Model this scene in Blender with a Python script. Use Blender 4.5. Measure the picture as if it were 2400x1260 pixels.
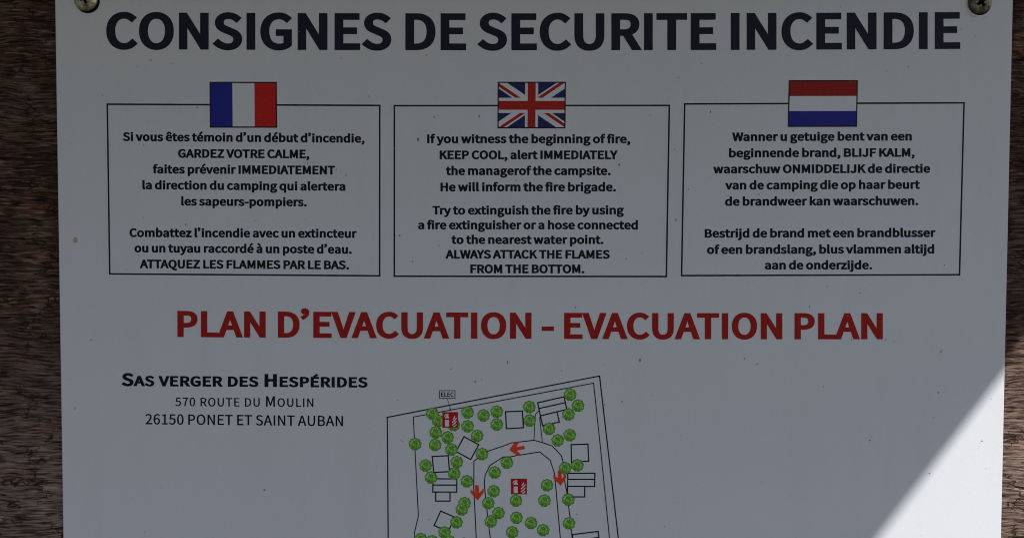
import bpy, bmesh, math, random
from mathutils import Vector
from mathutils.geometry import tessellate_polygon, delaunay_2d_cdt

for _o in list(bpy.data.objects):
    bpy.data.objects.remove(_o)
sc = bpy.context.scene
C = sc.collection
R = math.radians

# ------------------------------------------------------------------ camera
# the sign hangs in the plane y = 0 and faces -Y; one unit is a metre
MM = 0.0002225                     # metres of sign per pixel of a 2400 px wide photograph, at the middle
FOC = 2000.0                       # focal length in those pixels
DIST = FOC * MM
PITCH, ROLL = R(1.96), R(0.13)     # the camera looks down a little on the sign
cam_d = bpy.data.cameras.new('camera')
cam = bpy.data.objects.new('camera', cam_d)
C.objects.link(cam)
cam_d.sensor_width = 36.0
cam_d.lens = 36.0 * FOC / 2400.0
cam_d.clip_start = 0.01
cam_d.clip_end = 2000.0
axis = Vector((0.0, math.cos(PITCH), -math.sin(PITCH)))
right = Vector((1.0, 0.0, 0.0))
up = right.cross(axis)
right_r = right * math.cos(ROLL) + up * math.sin(ROLL)
up_r = up * math.cos(ROLL) - right * math.sin(ROLL)
cam.location = -axis * DIST
from mathutils import Matrix
cam.rotation_euler = Matrix((right_r, up_r, -axis)).transposed().to_euler()
sc.camera = cam

def at(px, py):
    """point of the sign's face (x, z in metres) for a measured position in the photograph"""
    d = axis * FOC + right_r * (px - 1200.0) + up_r * (630.0 - py)
    t = -cam.location.y / d.y
    p = cam.location + d * t
    return p.x, p.z

# ------------------------------------------------------------------ light
TO_SUN = Vector((0.5805, -1.0, 0.79)).normalized()      # from the upper right, in front of the sign
SUN_EL = math.asin(TO_SUN.z)
SUN_ROT = math.atan2(TO_SUN.x, TO_SUN.y)
w = bpy.data.worlds.new('World')
sc.world = w
w.use_nodes = True
wn = w.node_tree
sky = wn.nodes.new('ShaderNodeTexSky')
sky.sky_type = 'NISHITA'
sky.sun_disc = False
sky.dust_density = 0.3
sky.ozone_density = 2.1
sky.sun_elevation = SUN_EL
sky.sun_rotation = SUN_ROT
bg = wn.nodes['Background']
bg.inputs['Strength'].default_value = 0.109
wn.links.new(sky.outputs[0], bg.inputs[0])
sd = bpy.data.lights.new('sun', 'SUN')
sd.energy = 3.6
sd.angle = R(0.55)
sd.color = (0.985, 1.0, 0.945)
sun = bpy.data.objects.new('sun', sd)
C.objects.link(sun)
sun.rotation_euler = (-TO_SUN).to_track_quat('-Z', 'Y').to_euler()
sun.location = TO_SUN * 5
vs = sc.view_settings
vs.view_transform = 'Standard'
vs.look = 'None'
vs.exposure = 0.0
vs.gamma = 1.0
vs.use_curve_mapping = False
sc.cycles.filter_width = 1.05

# ------------------------------------------------------------------ helpers
WORLD_LOC = {}

def tag(o, label=None, cat=None, group=None, kind=None):
    if label: o['label'] = label
    if cat: o['category'] = cat
    if group: o['group'] = group
    if kind: o['kind'] = kind
    return o

def put(o, loc, parent=None):
    C.objects.link(o)
    loc = Vector(loc)
    WORLD_LOC[o.name] = loc
    if parent:
        o.parent = parent
        o.location = loc - WORLD_LOC[parent.name]
    else:
        o.location = loc
    return o

def empty(name, loc):
    return put(bpy.data.objects.new(name, None), loc)

def mesh_obj(name, verts, faces, mats, parent=None, loc=(0, 0, 0), mat_idx=None, smooth=False):
    """verts are world points; they are stored relative to loc"""
    l = Vector(loc)
    me = bpy.data.meshes.new(name)
    me.from_pydata([tuple(Vector(v) - l) for v in verts], [], faces)
    for m in (mats if isinstance(mats, (list, tuple)) else [mats]):
        me.materials.append(m)
    if mat_idx:
        for p, i in zip(me.polygons, mat_idx): p.material_index = i
    if smooth:
        for p in me.polygons: p.use_smooth = True
    me.update()
    return put(bpy.data.objects.new(name, me), loc, parent)

class Print:
    """flat ink shapes on the sign's face, given in photograph pixels, y layer in metres in front of the face"""
    def __init__(s): s.v, s.f, s.m = [], [], []
    def poly(s, contours, y, mat=0, pts_world=False):
        off = len(s.v)
        flat = []
        loops = []
        for c in contours:
            pts = [Vector((at(*p)[0], 0.0, at(*p)[1])) for p in c]
            loops.append(pts); flat += pts
        tris = tessellate_polygon([[Vector((p.x, p.z, 0)) for p in l] for l in loops])
        s.v += [(p.x, -y, p.z) for p in flat]
        for t in tris:
            a, b, c = (flat[i] for i in t)
            cr = (b.x - a.x) * (c.z - a.z) - (b.z - a.z) * (c.x - a.x)
            if abs(cr) < 1e-14: continue
            t = t if cr > 0 else t[::-1]
            s.f.append([off + i for i in t]); s.m.append(mat)
    def line(s, pts, wd, y, mat=0, closed=False):
        n = len(pts)
        P = [Vector(p) for p in pts]
        L, Rr = [], []
        for i in range(n):
            if closed: a, b = P[i - 1], P[(i + 1) % n]
            else: a, b = P[max(i - 1, 0)], P[min(i + 1, n - 1)]
            d1 = (P[i] - a); d2 = (b - P[i])
            if d1.length == 0: d1 = d2
            if d2.length == 0: d2 = d1
            d1 = d1.normalized(); d2 = d2.normalized()
            n1 = Vector((-d1.y, d1.x)); n2 = Vector((-d2.y, d2.x))
            m = (n1 + n2) / max(1 + n1.dot(n2), 0.35) * wd / 2
            L.append(P[i] + m); Rr.append(P[i] - m)
        k = n if closed else n - 1
        off = len(s.v)
        for a in L + Rr:
            x, z = at(a.x, a.y); s.v.append((x, -y, z))
        for i in range(k):
            j = (i + 1) % n
            q = [off + i, off + j, off + n + j, off + n + i]
            A, B, D = (Vector((s.v[q[e]][0], s.v[q[e]][2])) for e in (0, 1, 2))
            cr = (B - A).x * (D - A).y - (B - A).y * (D - A).x
            s.f.append(q if cr > 0 else q[::-1]); s.m.append(mat)
    def build(s, name, mats, parent, loc=None):
        if loc is None:
            loc = (sum(v[0] for v in s.v) / len(s.v), 0.0, sum(v[2] for v in s.v) / len(s.v))
        return mesh_obj(name, s.v, s.f, mats, parent, loc, s.m)

# ------------------------------------------------------------------ materials
def new_mat(name):
    m = bpy.data.materials.new(name)
    m.use_nodes = True
    nt = m.node_tree
    return m, nt, nt.nodes['Principled BSDF']

def N(nt, typ, **kw):
    n = nt.nodes.new(typ)
    for k, v in kw.items():
        if k.startswith('i_'): n.inputs[k[2:].replace('_', ' ')].default_value = v
        else: setattr(n, k, v)
    return n

def ramp(nt, src, stops):
    n = nt.nodes.new('ShaderNodeValToRGB')
    el = n.color_ramp.elements
    while len(el) < len(stops): el.new(0.5)
    for e, (p, c) in zip(el, stops):
        e.position = p
        e.color = c if len(c) == 4 else (*c, 1.0)
    nt.links.new(src, n.inputs[0])
    return n

def noise(nt, vec, scale, detail=4.0, rough=0.55, dist=0.0):
    n = N(nt, 'ShaderNodeTexNoise')
    n.inputs['Scale'].default_value = scale
    n.inputs['Detail'].default_value = detail
    n.inputs['Roughness'].default_value = rough
    n.inputs['Distortion'].default_value = dist
    nt.links.new(vec, n.inputs['Vector'])
    return n

def mapping(nt, scale=(1, 1, 1), rot=(0, 0, 0), loc=(0, 0, 0)):
    tc = N(nt, 'ShaderNodeTexCoord')
    mp = N(nt, 'ShaderNodeMapping')
    mp.inputs['Scale'].default_value = scale
    mp.inputs['Rotation'].default_value = rot
    mp.inputs['Location'].default_value = loc
    nt.links.new(tc.outputs['Object'], mp.inputs['Vector'])
    return mp.outputs[0]

def mix(nt, fac, a, b, mode='MIX'):
    n = N(nt, 'ShaderNodeMix', data_type='RGBA', blend_type=mode)
    for sock, v in ((0, fac), (6, a), (7, b)):
        if hasattr(v, 'links') or isinstance(v, bpy.types.NodeSocket): nt.links.new(v, n.inputs[sock])
        else: n.inputs[sock].default_value = v if sock == 0 else (*v, 1.0)
    return n.outputs[2]

def math_n(nt, op, a, b=0.5):
    n = N(nt, 'ShaderNodeMath', operation=op)
    for i, v in enumerate((a, b)):
        if isinstance(v, bpy.types.NodeSocket): nt.links.new(v, n.inputs[i])
        else: n.inputs[i].default_value = v
    return n.outputs[0]

def ink(name, col, var=0.12, rough=0.5, scale=900.0):
    m, nt, b = new_mat(name)
    v = mapping(nt)
    n = noise(nt, v, scale, 3.0)
    dark = tuple(c * (1 - var) for c in col)
    lite = tuple(min(1, c * (1 + var) + 0.004) for c in col)
    r = ramp(nt, n.outputs[0], [(0.3, dark), (0.7, lite)])
    nt.links.new(r.outputs[0], b.inputs['Base Color'])
    b.inputs['Roughness'].default_value = rough
    b.inputs['Specular IOR Level'].default_value = 0.12
    return m

M_BLACK = ink('navy_black_ink', (0.013, 0.014, 0.030))
M_BODY = ink('black_ink', (0.006, 0.006, 0.014))
M_RED = ink('dark_red_ink', (0.40, 0.012, 0.010))
M_FBLUE = ink('flag_blue_ink', (0.022, 0.024, 0.30))
M_FRED = ink('flag_red_ink', (0.62, 0.014, 0.012))
M_UKRED = ink('union_red_ink', (0.48, 0.018, 0.016))
M_NLRED = ink('banded_flag_red_ink', (0.34, 0.014, 0.012))
M_UKBLUE = ink('union_blue_ink', (0.020, 0.024, 0.13))
M_FWHITE = ink('bright_white_ink', (0.775, 0.76, 0.80), 0.02)
M_ORANGE = ink('arrow_red_ink', (0.88, 0.065, 0.02))
M_SIGNRED = ink('pictogram_red_ink', (0.50, 0.008, 0.012))
M_PICT = ink('pictogram_white_ink', (0.80, 0.76, 0.76), 0.03)
M_LINE = ink('line_black_ink', (0.014, 0.014, 0.022))

def panel_mat():
    m, nt, b = new_mat('white_sign_laminate')
    v = mapping(nt)
    big = noise(nt, v, 9.0, 3.0)
    r = ramp(nt, big.outputs[0], [(0.3, (0.752, 0.738, 0.785)), (0.7, (0.775, 0.760, 0.805))])
    fine = noise(nt, v, 520.0, 4.0, 0.7)
    f2 = ramp(nt, fine.outputs[0], [(0.25, (0.965, 0.965, 0.965)), (0.75, (1.02, 1.02, 1.02))])
    c = mix(nt, 1.0, r.outputs[0], f2.outputs[0], 'MULTIPLY')
    # rain-washed grime, faint vertical streaks
    vs_ = mapping(nt, (60.0, 60.0, 5.0))
    st = noise(nt, vs_, 1.0, 5.0, 0.6)
    s2 = ramp(nt, st.outputs[0], [(0.52, (1, 1, 1)), (0.80, (0.965, 0.96, 0.95))])
    c = mix(nt, 1.0, c, s2.outputs[0], 'MULTIPLY')
    # fly specks
    vo = N(nt, 'ShaderNodeTexVoronoi')
    vo.inputs['Scale'].default_value = 75.0
    nt.links.new(v, vo.inputs['Vector'])
    pick = N(nt, 'ShaderNodeSeparateColor')
    nt.links.new(vo.outputs['Color'], pick.inputs[0])
    small = math_n(nt, 'LESS_THAN', vo.outputs['Distance'], 0.035)
    some = math_n(nt, 'GREATER_THAN', pick.outputs[0], 0.80)
    k = math_n(nt, 'MULTIPLY', small, some)
    k = math_n(nt, 'MULTIPLY', k, math_n(nt, 'MULTIPLY', pick.outputs[1], 0.45))
    c = mix(nt, k, c, (0.10, 0.095, 0.085))
    nt.links.new(c, b.inputs['Base Color'])
    b.inputs['Roughness'].default_value = 0.55
    b.inputs['Specular IOR Level'].default_value = 0.3
    bp = N(nt, 'ShaderNodeBump')
    bp.inputs['Strength'].default_value = 0.12
    bp.inputs['Distance'].default_value = 0.0003
    nt.links.new(fine.outputs[0], bp.inputs['Height'])
    nt.links.new(bp.outputs[0], b.inputs['Normal'])
    return m

def wood_mat(name, tint=(1, 1, 1)):
    m, nt, b = new_mat(name)
    rot = (0, R(3.5), 0)
    base = mapping(nt)
    wob = noise(nt, base, 22.0, 3.0)                       # lets the grain wander
    add = N(nt, 'ShaderNodeVectorMath', operation='MULTIPLY_ADD')
    add.inputs[1].default_value = (0.0, 0.0, 0.0075)
    nt.links.new(wob.outputs['Color'], add.inputs[0])
    nt.links.new(base, add.inputs[2])
    def stretched(sx, sz, seed):
        mp = N(nt, 'ShaderNodeMapping')
        mp.inputs['Scale'].default_value = (sx, sx, sz)
        mp.inputs['Rotation'].default_value = rot
        mp.inputs['Location'].default_value = (seed, seed * 1.7, seed * 0.6)
        nt.links.new(add.outputs[0], mp.inputs['Vector'])
        return mp.outputs[0]
    grain = noise(nt, stretched(75, 980, 1.0), 1.0, 3.0, 0.6, 0.15)
    fibre = noise(nt, stretched(110, 880, 7.0), 1.0, 2.0, 0.5, 0.2)
    check = N(nt, 'ShaderNodeTexVoronoi', feature='DISTANCE_TO_EDGE')
    check.inputs['Scale'].default_value = 1.0
    nt.links.new(stretched(190, 420, 13.0), check.inputs['Vector'])
    where = noise(nt, mapping(nt, loc=(9, 1, 3)), 90.0, 3.0)
    patch = noise(nt, base, 26.0, 5.0, 0.62)
    patch2 = noise(nt, mapping(nt, loc=(4, 2, 9)), 60.0, 5.0, 0.6)
    t = lambda c: tuple(x * y for x, y in zip(c, tint))
    c00 = ramp(nt, patch.outputs[0], [(0.30, t((0.050, 0.019, 0.012))), (0.50, t((0.080, 0.037, 0.025))), (0.68, t((0.108, 0.064, 0.048)))])
    # the foot of the board is paler: weathering plus sunlit brightness put into the colour
    c01 = ramp(nt, patch.outputs[0], [(0.30, t((0.130, 0.076, 0.057))), (0.50, t((0.235, 0.160, 0.130))), (0.68, t((0.345, 0.264, 0.224)))])
    sep = N(nt, 'ShaderNodeSeparateXYZ')
    geo = N(nt, 'ShaderNodeNewGeometry')
    nt.links.new(geo.outputs['Position'], sep.inputs[0])
    mr = N(nt, 'ShaderNodeMapRange')
    mr.inputs[1].default_value = -0.02
    mr.inputs[2].default_value = -0.12
    nt.links.new(math_n(nt, 'ADD', sep.outputs[2], math_n(nt, 'MULTIPLY', math_n(nt, 'SUBTRACT', patch.outputs[0], 0.5), 0.15)), mr.inputs[0])
    c0m = mix(nt, mr.outputs[0], c00.outputs[0], c01.outputs[0])
    rust = ramp(nt, patch2.outputs[0], [(0.58, (0, 0, 0)), (0.68, (1, 1, 1))])
    c1 = mix(nt, math_n(nt, 'MULTIPLY', rust.outputs[0], 0.45), c0m, t((0.190, 0.075, 0.035)))
    g = ramp(nt, grain.outputs[0], [(0.37, (0.14, 0.12, 0.11)), (0.49, (0.85, 0.83, 0.81)), (0.62, (1.85, 1.83, 1.80))])
    c2 = mix(nt, 1.0, c1, g.outputs[0], 'MULTIPLY')
    fl = ramp(nt, fibre.outputs[0], [(0.545, (0, 0, 0)), (0.63, (1, 1, 1))])
    grp = ramp(nt, patch2.outputs[0], [(0.40, (0.12, 0.12, 0.12)), (0.60, (1, 1, 1))])
    c3 = mix(nt, math_n(nt, 'MULTIPLY', math_n(nt, 'MULTIPLY', fl.outputs[0], grp.outputs[0]), 0.62), c2, t((0.34, 0.235, 0.185)))
    ck = ramp(nt, math_n(nt, 'ADD', check.outputs['Distance'], math_n(nt, 'MULTIPLY', math_n(nt, 'SUBTRACT', where.outputs[0], 0.39), 0.9)), [(0.03, (1, 1, 1)), (0.09, (0, 0, 0))])
    c4 = mix(nt, math_n(nt, 'MULTIPLY', ck.outputs[0], 0.85), c3, t((0.030, 0.014, 0.010)))
    nt.links.new(c4, b.inputs['Base Color'])
    b.inputs['Roughness'].default_value = 0.82
    b.inputs['Specular IOR Level'].default_value = 0.25
    h = math_n(nt, 'ADD', math_n(nt, 'MULTIPLY', grain.outputs[0], 1.0), math_n(nt, 'MULTIPLY', fibre.outputs[0], 0.6))
    h = math_n(nt, 'SUBTRACT', h, math_n(nt, 'MULTIPLY', ck.outputs[0], 0.5))
    bp = N(nt, 'ShaderNodeBump')
    bp.inputs['Strength'].default_value = 0.9
    bp.inputs['Distance'].default_value = 0.0022
    nt.links.new(h, bp.inputs['Height'])
    nt.links.new(bp.outputs[0], b.inputs['Normal'])
    return m

def metal_mat(name, pale, dark, thr):
    m, nt, b = new_mat(name)
    v = mapping(nt)
    n = noise(nt, v, 260.0, 5.0, 0.65)
    r = ramp(nt, n.outputs[0], [(thr - 0.12, dark), (thr + 0.10, pale)])
    nt.links.new(r.outputs[0], b.inputs['Base Color'])
    b.inputs['Metallic'].default_value = 0.55
    rr = ramp(nt, n.outputs[0], [(0.3, (0.65, 0.65, 0.65)), (0.7, (0.32, 0.32, 0.32))])
    nt.links.new(rr.outputs[0], b.inputs['Roughness'])
    bp = N(nt, 'ShaderNodeBump')
    bp.inputs['Strength'].default_value = 0.4
    bp.inputs['Distance'].default_value = 0.0006
    nt.links.new(n.outputs[0], bp.inputs['Height'])
    nt.links.new(bp.outputs[0], b.inputs['Normal'])
    return m

def tree_mat():
    m, nt, b = new_mat('printed_tree_green')
    v = mapping(nt)
    n = noise(nt, v, 900.0, 2.0, 0.5, 1.2)
    r = ramp(nt, n.outputs[0], [(0.34, (0.075, 0.23, 0.022)), (0.50, (0.20, 0.52, 0.055)), (0.68, (0.40, 0.72, 0.16))])
    nt.links.new(r.outputs[0], b.inputs['Base Color'])
    b.inputs['Roughness'].default_value = 0.5
    b.inputs['Specular IOR Level'].default_value = 0.25
    return m

M_PANEL = panel_mat()
M_WOOD = wood_mat('weathered_dark_wood')
M_SHADE_ROOF = wood_mat('added_roof_wood', (0.9, 0.9, 0.9))
M_TREE = tree_mat()
M_TREE_HI = ink('printed_tree_highlight', (0.62, 0.80, 0.45), 0.1)
M_TREE_DK = ink('printed_tree_outline', (0.075, 0.22, 0.028), 0.15)
M_ZINC = metal_mat('tarnished_zinc', (0.68, 0.62, 0.42), (0.05, 0.045, 0.035), 0.47)
M_ZINC_DULL = metal_mat('grimy_zinc', (0.34, 0.27, 0.18), (0.07, 0.06, 0.045), 0.52)
M_DARK = ink('gap_and_recess_black', (0.006, 0.006, 0.006), 0.2, 0.9)  # black of the painted gap shade and of the drive recess
M_SPECK = ink('dirt_brown', (0.20, 0.19, 0.185), 0.3, 0.9)
M_SCUFF = ink('scuff_grey', (0.50, 0.49, 0.49), 0.1, 0.8)
M_SAP = ink('amber_resin', (0.55, 0.38, 0.20), 0.15, 0.25)

# ------------------------------------------------------------------ setting: the board behind, an unseen roof added above
def box(name, x0, x1, y0, y1, z0, z1, mat, parent=None, bev=0.0, loc=None):
    bm = bmesh.new()
    bmesh.ops.create_cube(bm, size=1.0)
    for v in bm.verts:
        v.co = Vector(((x0 + x1) / 2 + v.co.x * (x1 - x0), (y0 + y1) / 2 + v.co.y * (y1 - y0), (z0 + z1) / 2 + v.co.z * (z1 - z0)))
    if bev: bmesh.ops.bevel(bm, geom=bm.edges[:], offset=bev, segments=3, affect='EDGES')
    l = Vector(loc if loc else ((x0 + x1) / 2, (y0 + y1) / 2, z0))
    me = bpy.data.meshes.new(name)
    for v in bm.verts: v.co -= l
    bm.to_mesh(me); bm.free()
    me.materials.append(mat)
    o = bpy.data.objects.new(name, me)
    return put(o, l, parent)

SHADE_ROOF_Z = 0.378
wood = box('wooden_board', -0.75, 0.70, 0.0046, 0.026, -0.75, SHADE_ROOF_Z, M_WOOD, bev=0.002)
tag(wood, 'dark weathered wooden board with horizontal grain behind the white sign', 'wooden board')
roof = box('added_shade_roof', -1.5, 0.5775, -0.74, 0.10, SHADE_ROOF_Z + 0.001, SHADE_ROOF_Z + 0.031, M_SHADE_ROOF, bev=0.002)  # unseen slab, added and placed to cast the slanting shade edge
tag(roof, 'unseen plank roof, added above the frame to shade the upper left of the sign', 'roof')
GLYPHS = {
    'A': (829, 'M 5 0 L 132 0 L 229 306 L 595 306 L 690 0 L 824 0 L 484 1000 L 344 1000 M 261 405 L 310 559 C 345 673 378 780 409 898 L 415 898 C 447 782 479 673 516 559 L 563 405'),
    'B': (896, 'M 138 0 L 456 0 C 679 0 835 97 835 293 C 835 430 750 509 632 532 L 632 539 C 726 569 778 656 778 756 C 778 932 636 1000 434 1000 L 138 1000 M 263 576 L 263 900 L 417 900 C 574 900 653 857 653 739 C 653 637 584 576 412 576 M 263 101 L 263 477 L 438 477 C 614 477 711 422 711 297 C 711 162 610 101 438 101'),
    'C': (870, 'M 514 -18 C 644 -18 742 34 821 126 L 752 206 C 688 135 615 93 520 93 C 329 93 209 251 209 503 C 209 753 336 907 524 907 C 610 907 675 869 729 813 L 797 895 C 739 959 644 1018 523 1018 C 269 1018 79 823 79 499 C 79 175 265 -18 514 -18'),
    'D': (939, 'M 138 0 L 393 0 C 694 0 858 187 858 503 C 858 823 694 1000 387 1000 L 138 1000 M 263 104 L 263 898 L 377 898 C 613 898 729 757 729 503 C 729 251 613 104 377 104'),
    'E': (804, 'M 138 0 L 729 0 L 729 108 L 263 108 L 263 472 L 643 472 L 643 580 L 263 580 L 263 894 L 714 894 L 714 1000 L 138 1000'),
    'F': (753, 'M 138 0 L 263 0 L 263 449 L 645 449 L 645 555 L 263 555 L 263 894 L 714 894 L 714 1000 L 138 1000'),
    'G': (940, 'M 531 -18 C 664 -18 775 31 839 98 L 839 518 L 510 518 L 510 413 L 723 413 L 723 151 C 683 115 614 93 543 93 C 329 93 209 251 209 503 C 209 753 340 907 542 907 C 641 907 707 865 757 813 L 825 895 C 768 955 677 1018 538 1018 C 273 1018 79 823 79 499 C 79 175 267 -18 531 -18'),
    'H': (993, 'M 138 0 L 263 0 L 263 472 L 730 472 L 730 0 L 857 0 L 857 1000 L 730 1000 L 730 581 L 263 581 L 263 1000 L 138 1000'),
    'I': (400, 'M 138 0 L 263 0 L 263 1000 L 138 1000'),
    'J': (730, 'M 323 -18 C 518 -18 599 120 599 293 L 599 1000 L 472 1000 L 472 306 C 472 154 419 93 311 93 C 239 93 183 126 138 206 L 48 141 C 106 37 196 -18 323 -18'),
    'K': (881, 'M 138 0 L 263 0 L 263 317 L 435 521 L 735 0 L 876 0 L 514 621 L 828 1000 L 685 1000 L 266 498 L 263 498 L 263 1000 L 138 1000'),
    'L': (741, 'M 138 0 L 701 0 L 701 108 L 263 108 L 263 1000 L 138 1000'),
    'M': (1108, 'M 138 0 L 251 0 L 251 554 C 251 640 243 761 235 849 L 240 849 L 321 621 L 510 101 L 595 101 L 783 621 L 864 849 L 869 849 C 862 761 853 640 853 554 L 853 0 L 970 0 L 970 1000 L 819 1000 L 628 465 C 604 397 584 326 558 256 L 553 256 C 528 326 506 397 480 465 L 289 1000 L 138 1000'),
    'N': (986, 'M 138 0 L 256 0 L 256 525 C 256 630 247 737 241 838 L 247 838 L 355 632 L 719 0 L 849 0 L 849 1000 L 729 1000 L 729 480 C 729 377 738 263 746 164 L 739 164 L 632 370 L 266 1000 L 138 1000'),
    'O': (1012, 'M 506 -18 C 757 -18 933 183 933 503 C 933 824 757 1018 506 1018 C 255 1018 79 824 79 503 C 79 183 255 -18 506 -18 M 506 93 C 326 93 209 254 209 503 C 209 753 326 907 506 907 C 686 907 804 753 804 503 C 804 254 686 93 506 93'),
    'P': (864, 'M 138 0 L 263 0 L 263 398 L 428 398 C 648 398 797 495 797 707 C 797 925 647 1000 423 1000 L 138 1000 M 263 501 L 263 898 L 407 898 C 583 898 671 853 671 707 C 671 563 588 501 412 501'),
    'Q': (1012, 'M 506 87 C 326 87 209 248 209 503 C 209 753 326 907 506 907 C 686 907 804 753 804 503 C 804 248 686 87 506 87 M 812 -251 C 872 -251 925 -241 955 -228 L 930 -131 C 905 -139 870 -146 825 -146 C 718 -146 625 -101 580 -12 C 791 25 933 216 933 503 C 933 824 757 1018 506 1018 C 255 1018 79 824 79 503 C 79 210 226 16 445 -14 C 501 -150 628 -251 812 -251'),
    'R': (866, 'M 263 525 L 263 898 L 431 898 C 588 898 674 851 674 720 C 674 589 588 525 431 525 M 686 0 L 828 0 L 574 438 C 709 471 799 563 799 720 C 799 928 653 1000 450 1000 L 138 1000 L 138 0 L 263 0 L 263 424 L 443 424'),
    'S': (813, 'M 415 -18 C 623 -18 754 108 754 266 C 754 415 664 483 548 533 L 407 595 C 329 628 240 664 240 763 C 240 851 314 907 427 907 C 520 907 593 872 655 814 L 720 895 C 651 967 546 1018 427 1018 C 246 1018 112 907 112 753 C 112 607 222 536 315 497 L 458 434 C 554 392 626 359 626 255 C 626 158 548 93 416 93 C 312 93 211 142 141 217 L 65 130 C 151 40 273 -18 415 -18'),
    'T': (817, 'M 345 0 L 472 0 L 472 894 L 775 894 L 775 1000 L 42 1000 L 42 894 L 345 894'),
    'U': (984, 'M 492 -18 C 696 -18 851 91 851 412 L 851 1000 L 730 1000 L 730 409 C 730 169 625 93 492 93 C 362 93 259 169 259 409 L 259 1000 L 134 1000 L 134 412 C 134 91 288 -18 492 -18'),
    'V': (784, 'M 321 0 L 467 0 L 784 1000 L 656 1000 L 495 458 C 461 341 437 246 398 128 L 393 128 C 356 246 330 341 296 458 L 134 1000 L 1 1000'),
    'W': (1198, 'M 247 0 L 397 0 L 546 603 C 562 682 581 754 596 831 L 602 831 C 618 754 633 682 651 603 L 802 0 L 955 0 L 1161 1000 L 1041 1000 L 933 456 C 915 348 896 240 879 131 L 870 131 C 846 240 824 349 799 456 L 660 1000 L 544 1000 L 407 456 C 382 348 357 240 336 131 L 330 131 C 310 240 291 348 270 456 L 165 1000 L 35 1000'),
    'X': (782, 'M 23 0 L 157 0 L 300 270 C 326 321 352 371 381 432 L 386 432 C 419 371 446 321 472 270 L 621 0 L 760 0 L 467 510 L 739 1000 L 607 1000 L 473 745 C 449 698 430 656 402 598 L 397 598 C 364 656 344 698 318 745 L 181 1000 L 42 1000 L 315 517'),
    'Y': (724, 'M 299 0 L 424 0 L 424 387 L 726 1000 L 595 1000 L 467 718 C 435 644 401 573 366 498 L 360 498 C 325 573 295 644 262 718 L 132 1000 L -1 1000 L 299 387'),
    'Z': (823, 'M 68 0 L 759 0 L 759 108 L 224 108 L 752 925 L 752 1000 L 116 1000 L 116 894 L 596 894 L 68 76'),
    'a': (768, 'M 296 -18 C 387 -18 471 30 542 89 L 546 89 L 557 0 L 659 0 L 659 456 C 659 640 584 760 402 760 C 282 760 179 707 112 663 L 160 577 C 218 617 296 656 382 656 C 503 656 535 565 535 469 C 220 434 80 353 80 192 C 80 59 172 -18 296 -18 M 332 83 C 258 83 201 116 201 201 C 201 296 285 357 535 386 L 535 180 C 462 116 402 83 332 83'),
    'b': (843, 'M 452 -18 C 621 -18 774 128 774 382 C 774 611 670 760 479 760 C 396 760 314 714 246 656 L 251 789 L 251 1086 L 126 1086 L 126 0 L 225 0 L 236 76 L 241 76 C 306 18 383 -18 452 -18 M 431 87 C 382 87 315 106 251 164 L 251 554 C 321 619 386 655 447 655 C 589 655 644 546 644 381 C 644 198 554 87 431 87'),
    'c': (696, 'M 417 -18 C 506 -18 591 18 658 75 L 603 160 C 557 119 497 86 428 86 C 292 86 199 199 199 370 C 199 540 297 655 432 655 C 490 655 538 629 580 591 L 643 673 C 591 719 524 760 427 760 C 236 760 71 617 71 370 C 71 124 221 -18 417 -18'),
    'd': (846, 'M 378 -18 C 467 -18 546 30 603 87 L 607 87 L 618 0 L 720 0 L 720 1086 L 595 1086 L 595 801 L 602 674 C 536 727 480 760 393 760 C 224 760 72 610 72 370 C 72 123 192 -18 378 -18 M 405 87 C 276 87 201 192 201 371 C 201 540 296 655 415 655 C 476 655 533 633 595 577 L 595 188 C 533 120 473 87 405 87'),
    'e': (756, 'M 426 -18 C 525 -18 604 15 668 57 L 625 141 C 569 104 512 82 439 82 C 299 82 202 183 194 341 L 693 341 C 696 360 698 385 698 412 C 698 623 592 760 402 760 C 233 760 71 611 71 370 C 71 126 228 -18 426 -18 M 192 430 C 207 577 300 660 405 660 C 521 660 589 580 589 430'),
    'f': (443, 'M 45 640 L 146 640 L 146 0 L 270 0 L 270 640 L 427 640 L 427 741 L 270 741 L 270 858 C 270 954 304 1004 375 1004 C 401 1004 431 997 458 984 L 486 1080 C 452 1094 408 1104 362 1104 C 214 1104 146 1010 146 859 L 146 741 L 45 734'),
    'g': (769, 'M 375 -341 C 604 -341 750 -222 750 -85 C 750 38 663 91 492 91 L 347 91 C 247 91 217 126 217 172 C 217 213 237 237 265 261 C 297 244 338 235 374 235 C 527 235 645 334 645 492 C 645 557 621 611 585 645 L 737 645 L 737 741 L 479 741 C 453 752 416 760 374 760 C 225 760 97 658 97 495 C 97 407 145 334 194 296 L 194 291 C 154 263 112 214 112 153 C 112 94 141 55 179 31 L 179 25 C 109 -18 70 -79 70 -143 C 70 -270 195 -341 375 -341 M 374 319 C 289 319 217 387 217 495 C 217 604 288 668 374 668 C 462 668 532 604 532 495 C 532 387 460 319 374 319 M 393 -255 C 258 -255 179 -205 179 -126 C 179 -83 201 -38 254 0 C 286 -8 322 -11 349 -11 L 477 -11 C 576 -11 628 -35 628 -105 C 628 -181 536 -255 393 -255'),
    'h': (828, 'M 126 0 L 251 0 L 251 538 C 325 613 377 651 453 651 C 551 651 593 592 593 453 L 593 0 L 718 0 L 718 469 C 718 658 647 760 491 760 C 390 760 314 704 246 636 L 251 789 L 251 1086 L 126 1086'),
    'i': (375, 'M 126 0 L 251 0 L 251 741 L 126 741 M 188 894 C 237 894 271 926 271 977 C 271 1025 237 1057 188 1057 C 139 1057 106 1025 106 977 C 106 926 139 894 188 894'),
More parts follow.
